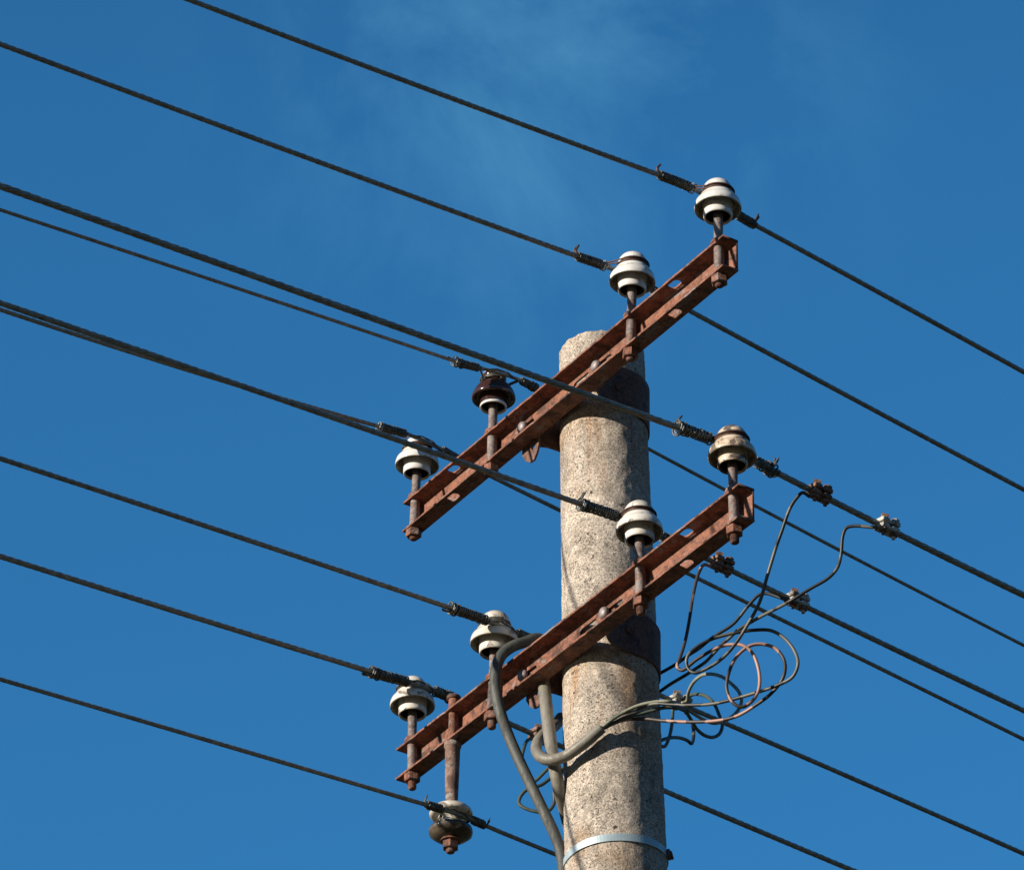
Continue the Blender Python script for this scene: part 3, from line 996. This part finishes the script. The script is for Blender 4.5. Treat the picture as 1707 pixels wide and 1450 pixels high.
# ------------------------------------------------------------------ parallel groove connectors
def make_connector(W, px, label, mat, flip=1, tilt=0):
    x = W.s_of(px)
    o0 = W.pt(x); d = (W.pt(x + .02) - W.pt(x - .02)).normalized()
    M = frame(o0, d, z=ZZ) @ Matrix.Rotation(tilt, 4, 'X') @ Matrix.Diagonal((.9, .85, .85, 1))
    t = thing('groove_connector', label, 'connector', M, 'bolted connectors on the line wires')
    r = W.r
    # upper and lower jaws hugging the conductor and the tap wire beside it (local y)
    for nm, z0, z1, hh in (('upper_jaw', r * .35, r + .007, .0), ('lower_jaw', -r - .007, -r * .35, .0)):
        bm = bmesh.new()
        for x0, x1, e in ((-.026, -.004, 0), (.004, .026, .0012)):
            box(bm, x0, x1, -.024, .013, z0 + e * .5, z1 + e, None, .002)
        box(bm, -.006, .006, -.021, .010, z0 + .002, z1 - .002, None, .001)
        obj(nm, bm, mat, t)
    for k, xx in enumerate((-.0145, .0155)):
        bm = bmesh.new()
        lathe(bm, [(0, r + .016), (.005, r + .016), (.005, -r - .022), (.004, -r - .024), (0, -r - .024)], Matrix.Translation((xx, -r - .0065, 0)), 14)
        prism(bm, ngon(4 if k == 0 else 6, .0118 if k == 0 else .0105, .3 + k), r + .0072, r + .0160, Matrix.Translation((xx, -r - .0065, 0)), .0012)
        obj('bolt', bm, CLAMPR if (mat is CLAMPR or k == 0) else CLAMPG, t)
        bm = bmesh.new()
        prism(bm, ngon(6, .0108, .2 + k), -r - .0155, -r - .0072, Matrix.Translation((xx, -r - .0065, 0)), .001)
        obj('nut', bm, CLAMPR, t)
    return t, M
CON = {}
for key, wk, px, label, mt, tl in (
    ('a', 'L1', 1363, 'brown bolted connector on the thickest wire, nearest the insulator', CLAMPR, .15),
    ('b', 'L1', 1476, 'pale grey bolted connector farthest right, on the thickest wire', CLAMPG, .10),
    ('c', 'L2', 1200, 'brown bolted connector just right of the lower crossarm', CLAMPR, .15),
    ('d', 'L2', 1326, 'grey bolted connector crossed by a bent jumper wire', CLAMPG, .10),
    ('e', 'L3', 1131, 'greenish grey connector behind the wire loops, right beside the pole', CLAMPG, .05),
    ('f', 'L4', 899, 'small rusty connector left of the pole, behind the grey cable loop', CLAMPR, .10)):
    CON[key] = make_connector(WIRES[wk], px, label, mt, tilt=tl)

# ------------------------------------------------------------------ cables and jumper wires
def cable(name, knots, dia, mat, label, cat, group=None, sub=7, seg=12):
    """knots: (px, py, Y) - Y the real distance north of the camera; None is interpolated by length"""
    ks = [list(k) if len(k) == 3 else [k[0], k[1], None] for k in knots]
    idx = [i for i, k in enumerate(ks) if k[2] is not None]
    acc = [0]
    for a, b in zip(ks, ks[1:]): acc.append(acc[-1] + math.hypot(a[0] - b[0], a[1] - b[1]))
    for i, j in zip(idx, idx[1:]):
        for m_ in range(i + 1, j):
            f = (acc[m_] - acc[i]) / (acc[j] - acc[i])
            ks[m_][2] = ks[i][2] * (1 - f) + ks[j][2] * f
    pts = catmull([atY(*k) for k in ks], sub)
    bm = bmesh.new()
    tube(bm, pts, dia / 2, seg, (lambda i, a: 1 + .03 * noise.noise(pts[i] * 25)))
    o = obj(name, bm, mat, None, True)
    return tag(o, label, cat, group)
GC = 'insulated service cables and wires at the pole'
cable('service_cable', [(935, 1196, 9.17), (926, 1208, 9.13), (908, 1222, 9.085), (896, 1237, 9.05), (895, 1253, 9.015), (906, 1264, 8.99), (922, 1266, 8.978), (942, 1260, 8.968), (965, 1245, 8.948), (985, 1229, 8.937), (1003, 1213, 8.930)],
      .0235, CGREY, 'grey service cable curled round the pole, its wires fanning out', 'cable', GC)
cable('service_cable', [(903, 1080, 9.19), (905, 1110, 9.15), (907, 1140, 9.09), (911, 1180, 9.055), (917, 1230, 9.03), (924, 1275, 9.012), (933, 1318, 9.03), (945, 1362, 9.09), (952, 1400, 9.15), (955, 1480, 9.17)],
      .0265, CGREY, 'grey cable hanging straight down behind the lower crossarm beside the pole', 'cable', GC)
cable('service_cable', [(915, 1075, 9.17), (897, 1064, 9.15), (875, 1070, 9.13), (853, 1078, 9.115), (836, 1092, 9.105), (827, 1114, 9.10), (826, 1142, 9.10), (831, 1175, 9.10), (843, 1213, 9.10), (861, 1257, 9.09), (884, 1306, 9.075), (908, 1355, 9.06), (927, 1396, 9.05), (937, 1430, 9.05), (942, 1500, 9.05), (944, 1600, 9.05)],
      .0235, CDARK, 'dark cable bent over the lower crossarm and slanting down to the pole', 'cable', GC)
JW = 'thin jumper wires looping beside the pole'
def Yof(k, dy=0):
    M = CON[k][1]; return (M @ Vector((-.028, -.012, 0))).y + dy
ya, yb, yc, yd, ye, yf = (Yof(k) for k in 'abcdef')
D1 = .0070
cable('jumper_wire', [(1186, 944, yc), (1174, 941, yc), (1166, 952), (1155, 994), (1149, 1034), (1142, 1069), (1133, 1098), (1129, 1111), (1137, 1117), (1162, 1098.6), (1197, 1079), (1219, 1074), (1239, 1076, 8.76), (1254, 1088), (1265, 1118), (1265, 1148), (1254, 1168), (1236, 1178), (1221, 1170), (1211.5, 1148), (1216, 1118), (1229, 1093), (1251, 1076), (1271, 1073.5), (1293, 1081), (1308, 1103, 8.76), (1306, 1128), (1286, 1155), (1259, 1175.5), (1229, 1193), (1199, 1200.5), (1154, 1203), (1105, 1201, 8.91), (1075, 1198, 8.935), (1040, 1200, 8.937), (1006, 1213, 8.933)],
      D1, WPINK, 'faded pinkish brown wire with dark bands making two round loops', 'wire', JW)
cable('jumper_wire', [(1350, 828, ya), (1338, 821, ya), (1328, 830), (1317, 847), (1304, 883), (1294, 911), (1279, 960), (1266, 1004), (1245, 1043), (1222, 1078), (1199, 1101), (1174, 1116), (1157, 1121), (1146, 1112, 8.78), (1146, 1094), (1162, 1078), (1184, 1066), (1219, 1056), (1258, 1050), (1286, 1051), (1308, 1064), (1325, 1086), (1330, 1108, 8.74), (1321, 1128), (1298, 1141), (1264, 1153), (1219, 1166), (1187, 1173), (1145, 1175), (1117, 1174), (1090, 1173, 8.905), (1062, 1181, 8.925), (1028, 1193, 8.930), (1001, 1213, 8.930)],
      D1, WBLACK, 'black wire dropping from the nearest connector into the largest loop', 'wire', JW)
cable('jumper_wire', [(1464, 879, yb), (1454, 878.7, yb), (1423, 876.7), (1411, 880), (1405, 893), (1402, 924), (1396, 946), (1381, 963), (1351, 981), (1320, 1000, 8.80), (1304, 1009), (1260, 1032), (1229, 1051), (1216, 1063), (1202.6, 1074.6), (1189, 1089.5), (1176, 1103), (1160, 1114), (1146, 1123), (1116, 1141), (1096, 1155, 9.1), (1070, 1170, 9.18)],
      D1, WBLACK, 'grey black wire with a sharp bend, running from the rightmost connector', 'wire', JW)
cable('jumper_wire', [(1322, 1003, yd), (1314, 1001, yd), (1292, 993), (1276, 988.8), (1265, 991.5), (1247, 1010), (1222, 1040), (1196, 1057), (1183, 1066), (1166, 1080), (1146, 1093), (1128, 1106), (1098, 1123, 9.1), (1070, 1135, 9.18)],
      D1, WBLACK, 'black wire from the crossed grey connector running down behind the pole', 'wire', JW)
D2 = .0074
cable('jumper_wire', [(1136, 1172, ye), (1144, 1169, ye), (1148, 1152), (1156, 1137), (1169, 1126), (1184, 1123), (1203, 1127.6), (1217, 1137.5), (1231, 1152), (1236, 1169, 9.1), (1230, 1184), (1216, 1197), (1191, 1205), (1174, 1199.6), (1156, 1189), (1139, 1177, 8.95), (1116, 1169, 8.90), (1094, 1169.5, 8.905), (1061, 1177, 8.915), (1028, 1194, 8.922), (1001, 1214, 8.927)],
      D2, WPALE, 'pale greenish wire on top of the bundle, making the upper small loop', 'wire', JW)
cable('jumper_wire', [(1140, 1167, ye + .01), (1151, 1159, ye + .01), (1166, 1157), (1180, 1162), (1191, 1174), (1199, 1192), (1204, 1210, 9.15), (1199, 1223), (1188, 1228.5), (1174, 1225), (1161, 1214), (1150, 1196), (1140, 1183, 8.95), (1120, 1179, 8.91), (1105, 1179.5, 8.915), (1072, 1188, 8.925), (1039, 1197, 8.930), (1008, 1213, 8.932)],
      D2, WGREEN, 'dull green wire making the lower small loop beside the pole', 'wire', JW)
cable('jumper_wire', [(1122, 1176, ye + .02), (1121.5, 1186, ye + .02), (1120, 1207), (1115, 1230), (1107, 1244), (1097, 1240), (1080, 1232, 9.24)],
      D2, WGREEN, 'short green wire hooked down from the connector beside the pole', 'wire', JW)
cable('jumper_wire', [(1143, 1180, ye), (1146, 1189), (1152, 1201), (1156, 1215), (1155.5, 1232), (1152.5, 1239), (1146, 1234), (1133, 1229.5), (1116, 1229.5), (1098, 1235, 9.15), (1080, 1240, 9.2)],
      D2, WBLACK, 'dark wire with a pointed bend low beside the pole right edge', 'wire', JW)
cable('jumper_wire', [(896, 1227, yf), (890, 1229, yf), (879, 1234), (873, 1248), (870, 1265), (871, 1283), (877, 1299), (885, 1305), (896, 1298), (914, 1280), (935, 1262, 9.2), (960, 1240, 9.22)],
      D2, WGREEN, 'thin wire bowing left from the small rusty connector', 'wire', JW)
cable('jumper_wire', [(960, 1262, 9.22), (935, 1284, 9.18), (916, 1298), (902, 1308), (881, 1314), (869, 1325), (865, 1338), (874, 1346), (900, 1353), (914, 1351), (923, 1340), (924, 1320), (930, 1295, 9.16), (955, 1275, 9.2)],
      D2, WGREEN, 'thin wire making a pointed loop behind the slanting dark cable', 'wire', JW)

# ------------------------------------------------------------------ galvanised strap low on the pole
def build_strap():
    zc = atY(1025, 1437, POLE_Y).z
    c = pole_axis(zc); r = pole_r(zc) + .0022
    slope = .075
    t = thing('pole_band', 'shiny bluish galvanised steel band round the pole at the bottom', 'band', Matrix.Translation(c))
    bm = bmesh.new()
    rings = []
    n = 96
    for k in range(n):
        a = 2 * math.pi * k / n
        d = Vector((math.cos(a), math.sin(a), 0))
        zz = slope * r * math.cos(a) + .0012 * math.sin(3 * a + 1)
        cs = [(-.0012, -.008), (-.0012, .008), (.0010, .008), (.0010, -.008)]
        rings.append([bm.verts.new(d * (r + q[0] + .0006 * math.sin(5 * a)) + ZZ * (zz + q[1])) for q in cs])
    for k in range(n):
        A, B = rings[k], rings[(k + 1) % n]
        for j in range(4): bm.faces.new((A[j], A[(j + 1) % 4], B[(j + 1) % 4], B[j]))
    obj('band', bm, STRAP, t, False)
    bm = bmesh.new()
    Mb = Matrix.Rotation(R(-12), 4, 'Z') @ Matrix.Translation((r + .004, 0, slope * r))
    box(bm, -.0035, .0022, -.010, .010, -.0085, .0085, Mb, .001)
    lathe(bm, [(0, .008), (.003, .008), (.003, -.014), (0, -.014)], Mb @ Matrix.Translation((.004, 0, 0)) @ Matrix.Rotation(R(80), 4, 'X'), 12)
    obj('buckle', bm, RUSTD, t)
build_strap()
